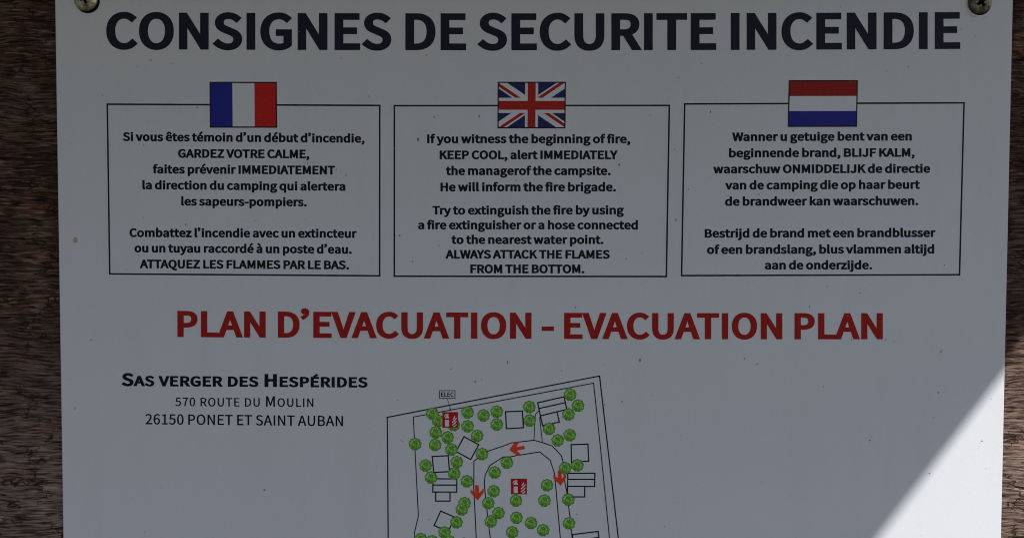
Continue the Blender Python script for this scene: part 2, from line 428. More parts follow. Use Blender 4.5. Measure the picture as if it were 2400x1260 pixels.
    'j': (375, 'M 48 -330 C 195 -330 251 -236 251 -85 L 251 741 L 127 741 L 127 -85 C 127 -175 109 -231 35 -231 C 10 -231 -16 -224 -35 -217 L -60 -311 C -34 -322 4 -330 48 -330 M 188 894 C 236 894 271 926 271 977 C 271 1025 236 1057 188 1057 C 139 1057 105 1025 105 977 C 105 926 139 894 188 894'),
    'k': (753, 'M 126 0 L 248 0 L 248 195 L 387 357 L 604 0 L 739 0 L 460 442 L 707 741 L 568 741 L 254 351 L 248 351 L 248 1086 L 126 1086'),
    'l': (387, 'M 256 -18 C 291 -18 311 -12 329 -7 L 311 89 C 297 86 292 86 285 86 C 266 86 251 101 251 139 L 251 1086 L 126 1086 L 126 147 C 126 42 164 -18 256 -18'),
    'm': (1263, 'M 126 0 L 251 0 L 251 538 C 318 614 381 651 437 651 C 531 651 574 592 574 453 L 574 0 L 698 0 L 698 538 C 768 614 828 651 885 651 C 980 651 1023 592 1023 453 L 1023 0 L 1147 0 L 1147 469 C 1147 658 1075 760 924 760 C 832 760 756 701 678 618 C 648 705 588 760 473 760 C 385 760 308 704 243 633 L 240 633 L 228 741 L 126 741'),
    'n': (832, 'M 126 0 L 251 0 L 251 538 C 325 613 377 651 453 651 C 551 651 593 592 593 453 L 593 0 L 718 0 L 718 469 C 718 658 647 760 491 760 C 390 760 312 704 243 633 L 240 633 L 228 741 L 126 741'),
    'o': (827, 'M 413 -18 C 595 -18 756 124 756 370 C 756 617 595 760 413 760 C 232 760 71 617 71 370 C 71 124 232 -18 413 -18 M 413 86 C 285 86 199 199 199 370 C 199 540 285 655 413 655 C 542 655 629 540 629 370 C 629 199 542 86 413 86'),
    'p': (846, 'M 126 -312 L 251 -312 L 251 -61 L 247 68 C 314 12 385 -18 452 -18 C 621 -18 774 128 774 382 C 774 611 670 760 479 760 C 393 760 310 711 243 655 L 240 655 L 228 741 L 126 741 M 431 87 C 382 87 317 106 251 164 L 251 554 C 322 619 386 655 447 655 C 589 655 644 546 644 381 C 644 198 554 87 431 87'),
    'q': (846, 'M 595 -312 L 720 -312 L 720 741 L 621 741 L 608 671 L 606 671 C 540 729 480 760 393 760 C 224 760 72 610 72 370 C 72 123 192 -18 378 -18 C 464 -18 542 27 602 86 L 595 -49 M 405 87 C 276 87 201 192 201 371 C 201 540 296 655 415 655 C 476 655 533 633 595 577 L 595 188 C 533 120 473 87 405 87'),
    'r': (529, 'M 126 0 L 251 0 L 251 476 C 300 602 375 648 437 648 C 468 648 484 644 509 636 L 532 744 C 509 756 486 760 453 760 C 371 760 295 700 243 606 L 240 606 L 228 741 L 126 741'),
    's': (638, 'M 319 -18 C 494 -18 588 82 588 202 C 588 342 471 386 363 427 C 280 458 203 486 203 555 C 203 614 247 663 341 663 C 407 663 458 634 509 598 L 569 675 C 513 722 431 760 340 760 C 177 760 85 667 85 550 C 85 423 196 374 300 336 C 382 306 469 270 469 195 C 469 131 422 79 323 79 C 235 79 169 115 104 168 L 44 85 C 113 26 214 -18 319 -18'),
    't': (514, 'M 357 -18 C 404 -18 453 -4 495 10 L 471 104 C 446 93 413 83 386 83 C 300 83 271 135 271 225 L 271 640 L 473 640 L 473 741 L 271 741 L 271 950 L 168 950 L 154 741 L 37 734 L 37 640 L 147 640 L 147 229 C 147 80 201 -18 357 -18'),
    'u': (828, 'M 342 -18 C 443 -18 517 35 587 116 L 591 116 L 600 0 L 704 0 L 704 741 L 580 741 L 580 216 C 509 128 456 90 379 90 C 281 90 240 149 240 286 L 240 741 L 115 741 L 115 271 C 115 82 186 -18 342 -18'),
    'v': (711, 'M 285 0 L 431 0 L 693 741 L 570 741 L 430 319 C 408 247 383 172 362 101 L 355 101 C 333 172 310 247 286 319 L 147 741 L 18 741'),
    'w': (1094, 'M 243 0 L 387 0 L 492 397 C 512 468 527 538 543 613 L 550 613 C 568 538 581 469 600 400 L 707 0 L 858 0 L 1059 741 L 939 741 L 831 312 C 814 241 801 175 786 106 L 779 106 C 761 175 745 241 727 312 L 611 741 L 490 741 L 374 312 C 356 241 340 175 325 106 L 318 106 C 303 175 289 241 274 312 L 164 741 L 37 741'),
    'x': (679, 'M 20 0 L 151 0 L 251 173 C 277 218 300 263 326 306 L 333 306 C 362 263 389 218 413 173 L 523 0 L 659 0 L 415 374 L 640 741 L 510 741 L 419 578 C 396 536 375 497 353 454 L 347 454 C 322 497 296 536 274 578 L 175 741 L 40 741 L 265 386'),
    'y': (711, 'M 138 -319 C 285 -319 363 -207 415 -63 L 693 741 L 572 741 L 438 330 C 419 263 397 188 378 120 L 371 120 C 345 190 321 265 297 330 L 147 741 L 18 741 L 315 -1 L 299 -57 C 267 -149 216 -217 132 -217 C 112 -217 90 -210 75 -205 L 50 -304 C 74 -314 104 -319 138 -319'),
    'z': (648, 'M 48 0 L 608 0 L 608 101 L 205 101 L 596 674 L 596 741 L 90 741 L 90 640 L 438 640 L 48 67'),
    '0': (757, 'M 379 -18 C 569 -18 690 154 690 503 C 690 850 569 1018 379 1018 C 188 1018 68 850 68 503 C 68 154 188 -18 379 -18 M 379 83 C 266 83 188 210 188 503 C 188 795 266 920 379 920 C 492 920 570 795 570 503 C 570 210 492 83 379 83'),
    '1': (757, 'M 120 0 L 668 0 L 668 104 L 468 104 L 468 1000 L 372 1000 C 318 969 254 945 165 929 L 165 850 L 344 850 L 344 104 L 120 104'),
    '2': (757, 'M 60 0 L 689 0 L 689 108 L 412 108 C 362 108 300 102 248 98 C 483 321 641 524 641 724 C 641 902 528 1018 349 1018 C 222 1018 135 960 55 872 L 127 801 C 183 868 252 917 334 917 C 458 917 518 834 518 719 C 518 547 374 348 60 74'),
    '3': (757, 'M 359 -18 C 538 -18 681 89 681 267 C 681 405 587 492 469 521 L 469 528 C 576 565 647 647 647 768 C 647 926 524 1018 355 1018 C 240 1018 151 967 76 899 L 143 820 C 201 877 270 917 351 917 C 456 917 520 854 520 759 C 520 651 450 568 243 568 L 243 472 C 475 472 554 393 554 271 C 554 157 471 86 351 86 C 237 86 162 141 104 201 L 40 120 C 105 48 203 -18 359 -18'),
    '4': (757, 'M 464 0 L 581 0 L 581 276 L 715 276 L 715 375 L 581 375 L 581 1000 L 443 1000 L 27 357 L 27 276 L 464 276 M 464 375 L 157 375 L 385 716 C 413 765 441 816 465 864 L 471 864 C 468 813 464 731 464 682'),
    '5': (757, 'M 357 -18 C 525 -18 685 106 685 325 C 685 546 548 644 383 644 C 323 644 278 629 233 604 L 259 894 L 636 894 L 636 1000 L 150 1000 L 117 533 L 184 491 C 241 529 284 550 351 550 C 476 550 558 465 558 322 C 558 176 464 86 345 86 C 229 86 156 139 100 196 L 37 115 C 105 48 201 -18 357 -18'),
    '6': (757, 'M 411 -18 C 566 -18 698 113 698 307 C 698 517 589 621 420 621 C 342 621 255 576 194 501 C 199 810 312 915 452 915 C 512 915 572 885 610 839 L 681 915 C 625 975 550 1018 446 1018 C 252 1018 76 869 76 477 C 76 147 220 -18 411 -18 M 196 401 C 262 494 338 528 400 528 C 521 528 580 442 580 307 C 580 171 506 80 411 80 C 285 80 210 194 196 401'),
    '7': (757, 'M 270 0 L 400 0 C 416 392 458 625 693 925 L 693 1000 L 67 1000 L 67 894 L 553 894 C 356 621 288 379 270 0'),
    '8': (757, 'M 382 -18 C 569 -18 694 95 694 240 C 694 378 614 453 527 503 L 527 510 C 585 557 659 647 659 752 C 659 906 555 1015 385 1015 C 229 1015 111 913 111 761 C 111 656 173 581 246 531 L 246 525 C 154 476 63 382 63 248 C 63 94 196 -18 382 -18 M 450 543 C 332 589 224 643 224 761 C 224 858 291 922 383 922 C 490 922 553 844 553 745 C 553 671 517 603 450 543 M 383 75 C 263 75 173 153 173 259 C 173 355 231 434 311 486 C 453 428 576 379 576 244 C 576 145 499 75 383 75'),
    '9': (757, 'M 321 -18 C 508 -18 683 138 683 543 C 683 861 539 1018 347 1018 C 191 1018 60 888 60 693 C 60 487 169 379 336 379 C 419 379 505 427 566 501 C 557 191 445 86 317 86 C 251 86 191 115 147 162 L 79 85 C 135 26 211 -18 321 -18 M 565 606 C 498 510 423 472 356 472 C 237 472 177 559 177 693 C 177 831 251 921 348 921 C 475 921 551 812 565 606'),
    'é': (756, 'M 426 -18 C 525 -18 604 15 668 57 L 625 141 C 569 104 512 82 439 82 C 299 82 202 183 194 341 L 693 341 C 696 360 698 385 698 412 C 698 623 592 760 402 760 C 233 760 71 611 71 370 C 71 126 228 -18 426 -18 M 192 430 C 207 577 300 660 405 660 C 521 660 589 580 589 430 M 381 873 L 618 1108 L 532 1190 L 317 936'),
    'ê': (756, 'M 426 -18 C 525 -18 604 15 668 57 L 625 141 C 569 104 512 82 439 82 C 299 82 202 183 194 341 L 693 341 C 696 360 698 385 698 412 C 698 623 592 760 402 760 C 233 760 71 611 71 370 C 71 126 228 -18 426 -18 M 192 430 C 207 577 300 660 405 660 C 521 660 589 580 589 430 M 166 915 L 220 866 L 398 1038 L 405 1038 L 584 866 L 638 915 L 464 1128 L 340 1128'),
    'à': (768, 'M 296 -18 C 387 -18 471 30 542 89 L 546 89 L 557 0 L 659 0 L 659 456 C 659 640 584 760 402 760 C 282 760 179 707 112 663 L 160 577 C 218 617 296 656 382 656 C 503 656 535 565 535 469 C 220 434 80 353 80 192 C 80 59 172 -18 296 -18 M 332 83 C 258 83 201 116 201 201 C 201 296 285 357 535 386 L 535 180 C 462 116 402 83 332 83 M 430 873 L 494 936 L 277 1190 L 191 1108'),
    'É': (804, 'M 138 0 L 729 0 L 729 108 L 263 108 L 263 472 L 643 472 L 643 580 L 263 580 L 263 894 L 714 894 L 714 1000 L 138 1000 M 416 1063 L 647 1237 L 576 1323 L 360 1126'),
    '’': (1364, 'M 65 817 L 94 765 C 181 806 265 899 265 1020 C 265 1095 216 1150 157 1150 C 95 1150 64 1105 64 1061 C 64 1012 98 974 150 974 C 165 974 179 980 187 985 C 187 925 139 854 65 817'),
    "'": (379, 'M 150 659 L 228 659 L 251 913 L 254 1052 L 123 1052 L 126 913'),
    '-': (473, 'M 63 334 L 412 334 L 412 430 L 63 430'),
    '.': (379, 'M 190 -18 C 239 -18 280 20 280 76 C 280 134 239 172 190 172 C 139 172 100 134 100 76 C 100 20 139 -18 190 -18'),
    ',': (379, 'M 102 -259 C 225 -207 302 -105 302 26 C 302 117 262 172 196 172 C 146 172 102 139 102 85 C 102 30 145 -3 194 -3 L 209 -1 C 207 -83 157 -149 72 -186'),
    ' ': (305, ''),
}

# ------------------------------------------------------------------ lettering
GLYPHS['’'] = (379, GLYPHS['’'][1])
KERN = {'AT': -70, 'TA': -70, 'AV': -55, 'VA': -55, 'AY': -60, 'YA': -60, 'LY': -70, 'LT': -60, 'PA': -70, 'WA': -40, 'AW': -40,
        'Tr': -80, 'Wa': -35, 'TT': -25, 'AC': -15, 'KA': -10, 'LA': 5, 'FL': 0, 'fi': -12, 'D’': -20, 'd’': 0, 'l’': 0, '’E': -20,
        'ry': -10, 'AQ': -15, 'RT': -15, 'UA': -10, 'VO': -20, 'OT': -15, 'y ': -10, 'FR': 0, 'ty': -5, 'ye': -10, 'CA': 0, 'LV': -40}
_cache = {}

def flatten(path, seg):
    cons, cur, tok, i = [], None, path.split(), 0
    while i < len(tok):
        k = tok[i]
        if k == 'M':
            cur = [(float(tok[i + 1]), float(tok[i + 2]))]; cons.append(cur); i += 3
        elif k == 'L':
            cur.append((float(tok[i + 1]), float(tok[i + 2]))); i += 3
        else:
            x0, y0 = cur[-1]
            x1, y1, x2, y2, x3, y3 = (float(q) for q in tok[i + 1:i + 7])
            for s in range(1, seg + 1):
                t = s / seg; u = 1 - t
                cur.append((u**3 * x0 + 3 * u * u * t * x1 + 3 * u * t * t * x2 + t**3 * x3,
                            u**3 * y0 + 3 * u * u * t * y1 + 3 * u * t * t * y2 + t**3 * y3))
            i += 7
    out = []
    for c in cons:
        d = [c[0]]
        for p in c[1:]:
            if math.hypot(p[0] - d[-1][0], p[1] - d[-1][1]) > 0.6: d.append(p)
        if math.hypot(d[0][0] - d[-1][0], d[0][1] - d[-1][1]) < 0.6: d.pop()
        out.append(d)
    return out

def area(c):
    return 0.5 * sum(c[i - 1][0] * c[i][1] - c[i][0] * c[i - 1][1] for i in range(len(c)))

def fill(cons):
    """triangles of the region the contours wind round (the thickened outlines may cross themselves)"""
    if not cons: return [], []
    big = max(cons, key=lambda c: abs(area(c)))
    sgn = 1 if area(big) > 0 else -1
    pts, edges = [], []
    for c in cons:
        o = len(pts); n = len(c)
        pts += [Vector(p) for p in c]
        edges += [(o + i, o + (i + 1) % n) for i in range(n)]
    V, _, F, _, _, _ = delaunay_2d_cdt(pts, edges, [], 0, 1e-4)
    keep = []
    for f in F:
        cx = sum(V[i].x for i in f) / len(f); cy = sum(V[i].y for i in f) / len(f)
        wn_ = 0
        for c in cons:
            for i in range(len(c)):
                (ax, ay), (bx, by) = c[i - 1], c[i]
                if (ay <= cy) != (by <= cy) and ax + (cy - ay) * (bx - ax) / (by - ay) > cx:
                    wn_ += 1 if by > ay else -1
        if wn_ * sgn > 0: keep.append(tuple(f))
    return [(v.x, v.y) for v in V], keep

def glyph(ch, bold, seg):
    """contours and advance, capital height 1000; bold thickens the strokes as the bold cut of the face does"""
    key = (ch, bold, seg)
    if key in _cache: return _cache[key]
    adv, path = GLYPHS[ch]
    cons = flatten(path, seg) if path else []
    if cons and bold:
        dx, dy = bold
        big = max(cons, key=lambda c: abs(area(c)))
        sgn = 1 if area(big) > 0 else -1                 # outer contour direction
        res = []
        top = 1000.0
        for c in cons:
            n = len(c); o = []
            for i in range(n):
                a, p, b = c[i - 1], c[i], c[(i + 1) % n]
                e1 = Vector((p[0] - a[0], p[1] - a[1])).normalized()
                e2 = Vector((b[0] - p[0], b[1] - p[1])).normalized()
                n1 = Vector((e1.y, -e1.x)) * sgn; n2 = Vector((e2.y, -e2.x)) * sgn
                m = (n1 + n2) / max(1 + n1.dot(n2), 0.45)
                o.append((p[0] + dx * m.x + 21, (p[1] + dy * m.y + dy) * (1000 / (1000 + 2 * dy))))
            res.append(o)
        cons = res
        adv += 43
    if ch == ' ' and bold: adv -= 35
    flat, tris = fill(cons)
    _cache[key] = (adv, flat, tris)
    return _cache[key]

BOLD = (60, 46)
def lettering(name, text, x0, x1, ys, cap, mat, parent, bold=BOLD, layer=0.00010, seg=5, small=None, track=0):
    """one line of print; x0, x1 ink ends, ys baseline heights at left / (middle) / right, cap the capital height, all in photograph pixels
    small: factor for lower-case letters and digits set as small capitals"""
    cur, items = 0.0, []
    prev = ''
    for ch in text:
        k = 1.0
        if small and ch not in ' ’-' and not ch.isupper():
            k = small; ch = ch.upper()
        cur += KERN.get(prev + ch, 0) * (1 if bold else 0.6)
        adv, flat, tris = glyph(ch, bold, seg)
        items.append((cur, k, flat, tris))
        cur += (adv + track) * k
        prev = ch
    xs = [o + p[0] * k for o, k, flat, t in items for p in flat]
    lo, hi = min(xs), max(xs)
    s = (x1 - x0) / (hi - lo)
    if len(ys) == 2: ys = (ys[0], (ys[0] + ys[1]) / 2, ys[1])
    V, F = [], []
    for o, k, flat, tris in items:
        off = len(V)
        for (gx, gy) in flat:
            u = (o + gx * k - lo) / (hi - lo)
            py = ys[0] * (1 - u) * (1 - 2 * u) + ys[1] * 4 * u * (1 - u) + ys[2] * u * (2 * u - 1) - gy * k * cap / 1000
            x, z = at(x0 + u * (x1 - x0), py)
            V.append((x, -layer, z))
        for t in tris:
            a, b, c = (V[off + i] for i in t)
            cr = (b[0] - a[0]) * (c[2] - a[2]) - (b[2] - a[2]) * (c[0] - a[0])
            if abs(cr) < 1e-15: continue
            t = t if cr > 0 else t[::-1]
            F.append([off + i for i in t])
    loc = (sum(v[0] for v in V) / len(V), 0.0, sum(v[2] for v in V) / len(V))
    return mesh_obj(name, V, F, mat, parent, loc)

# ------------------------------------------------------------------ the sign
xl0, zt = at(127, -75)
xr0, _ = at(2376.6, -75)
xl1, zb = at(157.5, 1900)
xr1, _ = at(2333, 1900)
SIGN_Z0 = -0.42
sign = empty('fire_safety_sign', ((xl0 + xr0) / 2, 0.0, SIGN_Z0))
tag(sign, 'white trilingual fire safety sign with evacuation plan, screwed to the dark wooden board', 'sign')

def make_panel():
    bm = bmesh.new()
    k = (SIGN_Z0 - zt) / (zb - zt)
    pts = [(xl0, zt), (xr0, zt), (xr0 + (xr1 - xr0) * k, SIGN_Z0), (xl0 + (xl1 - xl0) * k, SIGN_Z0)]
    fr = [bm.verts.new((x, 0.0, z)) for x, z in pts]
    bk = [bm.verts.new((x, 0.0035, z)) for x, z in pts]
    bm.faces.new(fr); bm.faces.new(bk[::-1])
    for i in range(4): bm.faces.new((fr[i], bk[i], bk[(i + 1) % 4], fr[(i + 1) % 4]))
    bmesh.ops.recalc_face_normals(bm, faces=bm.faces[:])
    bmesh.ops.bevel(bm, geom=bm.edges[:], offset=0.0005, segments=3, affect='EDGES')
    loc = Vector(((xl0 + xr0) / 2, 0.0, SIGN_Z0))
    for v in bm.verts: v.co -= loc
    me = bpy.data.meshes.new('panel')
    bm.to_mesh(me); bm.free()
    me.materials.append(M_PANEL)
    return put(bpy.data.objects.new('panel', me), loc, sign)
make_panel()

lettering('title_lettering', 'CONSIGNES DE SECURITE INCENDIE', 249, 2250.5, (115.8, 118.2, 115.2), 86.3, M_BLACK, sign, seg=9)
lettering('subtitle_lettering', 'PLAN D’EVACUATION - EVACUATION PLAN', 415.8, 2069, (789.2, 793.6, 794.4), 61.3, M_RED, sign, seg=8)
a = lettering('address_line', 'Sas verger des Hespérides', 284.2, 861.7, (904.0, 907.5), 30.5, M_BODY, sign, bold=(76, 58), small=0.80, track=34)
tag(a, 'bold black first line of the address')
a = lettering('address_line', '570 route du Moulin', 410.8, 734.6, (950.8, 952.9), 24.8, M_BODY, sign, bold=(24, 17), small=0.81, track=55)
tag(a, 'thin black street line of the address')
a = lettering('address_line', '26150 PONET ET SAINT AUBAN', 340.8, 804.2, (993.3, 997.9), 24.2, M_BODY, sign, bold=(24, 17))
tag(a, 'thin black town line at the foot of the address')

BOXES = [
    ('French instruction box under the tricolour flag', [(251.5, 244.5), (890, 247.4), (889.8, 646), (257.3, 641.5)], [
        ('Si vous êtes témoin d’un début d’incendie,', 288.2, 854.2, 330.2, 334.4),
        ('GARDEZ VOTRE CALME,', 417.9, 724.8, 369.4, 370.9),
        ('faites prévenir IMMEDIATEMENT', 358.6, 785, 406.2, 408.6),
        ('la direction du camping qui alertera', 334.3, 809.2, 443.2, 446.8),
        ('les sapeurs-pompiers.', 425.2, 718.7, 481.3, 483.3),
        ('Combattez l’incendie avec un extincteur', 304, 836, 554.9, 556.9),
        ('ou un tuyau raccordé à un poste d’eau.', 315.7, 824.1, 590.8, 594),
        ('ATTAQUEZ LES FLAMMES PAR LE BAS.', 327.9, 817.7, 627.9, 630.5)]),
    ('English instruction box under the union flag', [(924.3, 248), (1568.7, 247.4), (1561.7, 647.6), (924.2, 646.9)], [
        ('If you witness the beginning of fire,', 1001.6, 1476.8, 335.3, 335.6),
        ('KEEP COOL, alert IMMEDIATELY', 1030.8, 1447.6, 372.9, 372.9),
        ('the managerof the campsite.', 1045.4, 1430.7, 410, 410),
        ('He will inform the fire brigade.', 1032.9, 1443.2, 448, 448),
        ('Try to extinguish the fire by using', 1013.9, 1461.6, 502.6, 502),
        ('a fire extinguisher or a hose connected', 980.3, 1494.6, 536.8, 537),
        ('to the nearest water point.', 1058.6, 1414, 571.2, 571.2),
        ('ALWAYS ATTACK THE FLAMES', 1044.3, 1428.6, 605.4, 605.6),
        ('FROM THE BOTTOM.', 1103, 1369.3, 639.6, 639.6)]),
    ('Dutch instruction box under the red, white and blue banded flag', [(1604.7, 243.9), (2259.3, 241.3), (2248.8, 643.4), (1597.4, 645.5)], [
        ('Wanner u getuige bent van een', 1716.2, 2136.5, 330.6, 329.1),
        ('beginnende brand, BLIJF KALM,', 1709, 2143.2, 368.6, 367.1),
        ('waarschuw ONMIDDELIJK de directie', 1671.6, 2179.5, 406, 404.8),
        ('van de camping die op haar beurt', 1699.6, 2155.8, 443.9, 442.2),
        ('de brandweer kan waarschuwen.', 1699.6, 2151.7, 481.9, 480.1),
        ('Bestrijd de brand met een brandblusser', 1652, 2192.3, 556.6, 554.9),
        ('of een brandslang, blus vlammen altijd', 1657.3, 2189.1, 594.6, 593.2),
        ('aan de onderzijde.', 1792.8, 2043.6, 630.8, 630.5)]),
]
def quad_uv(q):
    (x0, y0), (x1, y1), (x2, y2), (x3, y3) = q
    def f(u, v):
        return ((x0 * (1 - u) + x1 * u) * (1 - v) + (x3 * (1 - u) + x2 * u) * v, (y0 * (1 - u) + y1 * u) * (1 - v) + (y3 * (1 - u) + y2 * u) * v)
    return f
def rect(f, u0, u1, v0, v1): return [f(u0, v0), f(u1, v0), f(u1, v1), f(u0, v1)]

def clip(poly, x0, x1, y0, y1):
    for ax, lim, sg in ((0, x0, 1), (0, x1, -1), (1, y0, 1), (1, y1, -1)):
        out = []
        for i in range(len(poly)):
            p, q = poly[i - 1], poly[i]
            a, b = (p[ax] - lim) * sg, (q[ax] - lim) * sg
            if (a >= 0) != (b >= 0):
                t = a / (a - b); out.append((p[0] + (q[0] - p[0]) * t, p[1] + (q[1] - p[1]) * t))
            if b >= 0: out.append(q)
        poly = out
        if not poly: return []
    return poly

def flag_french(parent):
    p = Print(); q = [(491, 192), (648.8, 192), (649.8, 299.8), (491.8, 299.6)]
    f = quad_uv(q); bx, by = 3.0 / 158, 3.2 / 108
    p.poly([q], 0.00006, 0)
    p.poly([rect(f, bx, 0.340, by, 1 - by)], 0.00010, 1)
    p.poly([rect(f, 0.340, 0.667, by, 1 - by)], 0.00010, 2)
    p.poly([rect(f, 0.667, 1 - bx, by, 1 - by)], 0.00010, 3)
    return p.build('flag', [M_LINE, M_FBLUE, M_FWHITE, M_FRED], parent)

def flag_union(parent):
    p = Print(); q = [(1166.4, 191.9), (1326.5, 191.9), (1325.4, 301.1), (1165.7, 301.1)]
    f = quad_uv(q); bx, by = 3.0 / 160, 3.0 / 109
    p.poly([q], 0.00006, 0)
    W, H = 153.0, 103.0                                   # inner field, own units
    def g(pt): return f(bx + (1 - 2 * bx) * pt[0] / W, by + (1 - 2 * by) * pt[1] / H)
    def add(poly, y, m):
        poly = clip(poly, 0, W, 0, H)
        if len(poly) > 2: p.poly([[g(t) for t in poly]], y, m)
    add([(0, 0), (W, 0), (W, H), (0, H)], 0.00009, 1)
    L = math.hypot(W, H)
    for s in (1, -1):                                    # two diagonals
        a, b = ((0, 0), (W, H)) if s == 1 else ((0, H), (W, 0))
        d = ((b[0] - a[0]) / L, (b[1] - a[1]) / L); n = (-d[1], d[0])
        def band(t0, t1, o0, o1):
            A = (a[0] + d[0] * L * t0, a[1] + d[1] * L * t0); B = (a[0] + d[0] * L * t1, a[1] + d[1] * L * t1)
            return [(A[0] + n[0] * o0, A[1] + n[1] * o0), (B[0] + n[0] * o0, B[1] + n[1] * o0), (B[0] + n[0] * o1, B[1] + n[1] * o1), (A[0] + n[0] * o1, A[1] + n[1] * o1)]
        add(band(-0.1, 1.1, -11, 11), 0.00012 + 0.00001 * s, 2)
        r = 7.2
        add(band(-0.1, 0.5, 0.2, r), 0.00015, 3)
        add(band(0.5, 1.1, -r, -0.2), 0.00015, 3)
    cx, cy = W * 0.499, H * 0.508
    add([(cx - 15.2, 0), (cx + 15.2, 0), (cx + 15.2, H), (cx - 15.2, H)], 0.00018, 2)
    add([(0, cy - 17.8), (W, cy - 17.8), (W, cy + 17.8), (0, cy + 17.8)], 0.00020, 2)
    add([(cx - 9.2, 0), (cx + 9.2, 0), (cx + 9.2, H), (cx - 9.2, H)], 0.00022, 3)
    add([(0, cy - 10.4), (W, cy - 10.4), (W, cy + 10.4), (0, cy + 10.4)], 0.00024, 3)
    return p.build('flag', [M_LINE, M_UKBLUE, M_FWHITE, M_UKRED], parent)

def flag_dutch(parent):
    p = Print(); q = [(1848.4, 188.2), (2010.8, 188), (2008.7, 297.5), (1845.9, 297.8)]
    f = quad_uv(q); bx, by = 3.2 / 162, 3.2 / 109
    p.poly([q], 0.00006, 0)
    p.poly([rect(f, bx, 1 - bx, by, 0.340)], 0.00010, 3)
    p.poly([rect(f, bx, 1 - bx, 0.340, 0.660)], 0.00010, 2)
    p.poly([rect(f, bx, 1 - bx, 0.660, 1 - by)], 0.00010, 1)
    return p.build('flag', [M_LINE, M_FBLUE, M_FWHITE, M_NLRED], parent)

for (lab, q, texts), fl, flab in zip(BOXES, (flag_french, flag_union, flag_dutch),
        ('blue, white and red upright striped flag', 'red, white and blue union flag', 'flag of red, white and blue level bands')):
    p = Print()
    p.line(q, 3.9, 0.00005, 0, closed=True)
    bx_ = tag(p.build('instruction_box', M_LINE, sign), lab)
    tag(fl(bx_), flab)
    for (t, x0, x1, y0, y1) in texts:
        lettering('text_line', t, x0 - 0.5, x1 + 0.5, (y0 + 0.4, y1 + 0.4), 20.4, M_BODY, bx_, bold=(74, 60))

# ------------------------------------------------------------------ the site map
p = Print()
p.line([(909.8, 1500), (909.8, 1260), (908.4, 1060), (907.6, 977), (1405.2, 880.3), (1425.9, 1060), (1449.2, 1260), (1477, 1500)], 3.0, 0.00004)
p.line([(988, 1500), (972.4, 1262), (971.4, 1247.3), (980.6, 1207.6), (973, 1060), (968.6, 976.4), (1391.2, 897), (1408.6, 1060), (1428.4, 1260), (1452, 1500)], 2.4, 0.00004)
site = p.build('site_map', M_LINE, sign)

def outline(name, lines, wd, layer=0.00004, mats=None):
    p = Print()
    for i, (pts, cl) in enumerate(lines): p.line(pts, wd, layer + 0.000004 * i, 0, cl)
    return p.build(name, mats or M_LINE, site)

outline('road_outline', [
    ([(1119, 1500), (1116.2, 1260), (1110.3, 1139.4), (1110.8, 1079.5), (1119, 1073.5), (1144.4, 1056), (1180, 1044), (1197.5, 1037), (1251.4, 1030.6), (1271.3, 1035.9), (1294.3, 1044), (1308, 1058), (1316.5, 1068), (1319.7, 1082), (1323.7, 1128), (1329.2, 1156), (1332.4, 1185.4), (1336.3, 1210.8), (1341, 1260), (1362, 1500)], False),
    ([(1152, 1500), (1149.2, 1260), (1146, 1234.6), (1141.3, 1193), (1138, 1161.6), (1135, 1131.4), (1137.3, 1111.6), (1148.4, 1089.4), (1180, 1069.5), (1196, 1069.5), (1211.7, 1066.3), (1255.4, 1059.4), (1265, 1058), (1289.5, 1077.5), (1299.8, 1109.2), (1302.2, 1136.2), (1313.3, 1260), (1330, 1500)], False)], 2.5)
outline('path_outline', [([(1262.8, 961.4), (1254.6, 971), (1251.4, 1030.6)], False), ([(1264.6, 976), (1271.3, 1035.9)], False)], 2.0, 0.000045)
outline('building_outline', [([(1184.8, 964), (1224.4, 962.4), (1226.8, 1001.3), (1187, 1003.7)], True)], 3.1, 0.00005)
outline('building_outline', [([(1260.2, 942.9), (1322, 929), (1328.4, 958.4), (1266.5, 973.5)], True), ([(1263.3, 956.2), (1324.4, 942.9)], False),
                             ([(1266.5, 973.5), (1272, 996.8), (1311, 987.8), (1305.4, 964)], False)], 3.1, 0.00005)
outline('building_outline', [([(1338.7, 1041), (1378, 1039.7), (1379.7, 1079.4), (1339.5, 1082)], True)], 3.1, 0.00005)
outline('building_outline', [([(1330.8, 1108), (1394.3, 1107.7), (1393.5, 1138.6), (1330.3, 1138.3)], True), ([(1330.5, 1122), (1394, 1122)], False),
                             ([(1330.3, 1138.3), (1329.6, 1163.2), (1370.2, 1163.2), (1370.5, 1138.6)], False)], 3.1, 0.00005)
outline('building_outline', [([(1341.4, 1251.3), (1401.8, 1244), (1407, 1283), (1346, 1290)], True), ([(1343, 1266), (1404.3, 1258)], False)], 3.1, 0.00005)
outline('building_outline', [([(1087.6, 1022.2), (1122, 1041), (1103.2, 1075.6), (1068.8, 1056.8)], True)], 3.1, 0.00005)
outline('building_outline', [([(1013, 1068.7), (1050.5, 1066.7), (1053.6, 1104), (1016.7, 1106)], True)], 3.1, 0.00005)
outline('building_outline', [([(1014.6, 1121), (1070.8, 1121), (1070.4, 1151.9), (1014.4, 1151.9)], True), ([(1014.5, 1135.4), (1070.6, 1135.6)], False),
                             ([(1021, 1152), (1021, 1173), (1054.6, 1173), (1054.8, 1152)], False), ([(1016.7, 1106), (1014.6, 1121)], False)], 3.1, 0.00005)
outline('building_outline', [([(1033, 1196.2), (1065.9, 1210.8), (1050.4, 1244.6), (1017.5, 1230)], True)], 3.1, 0.00005)

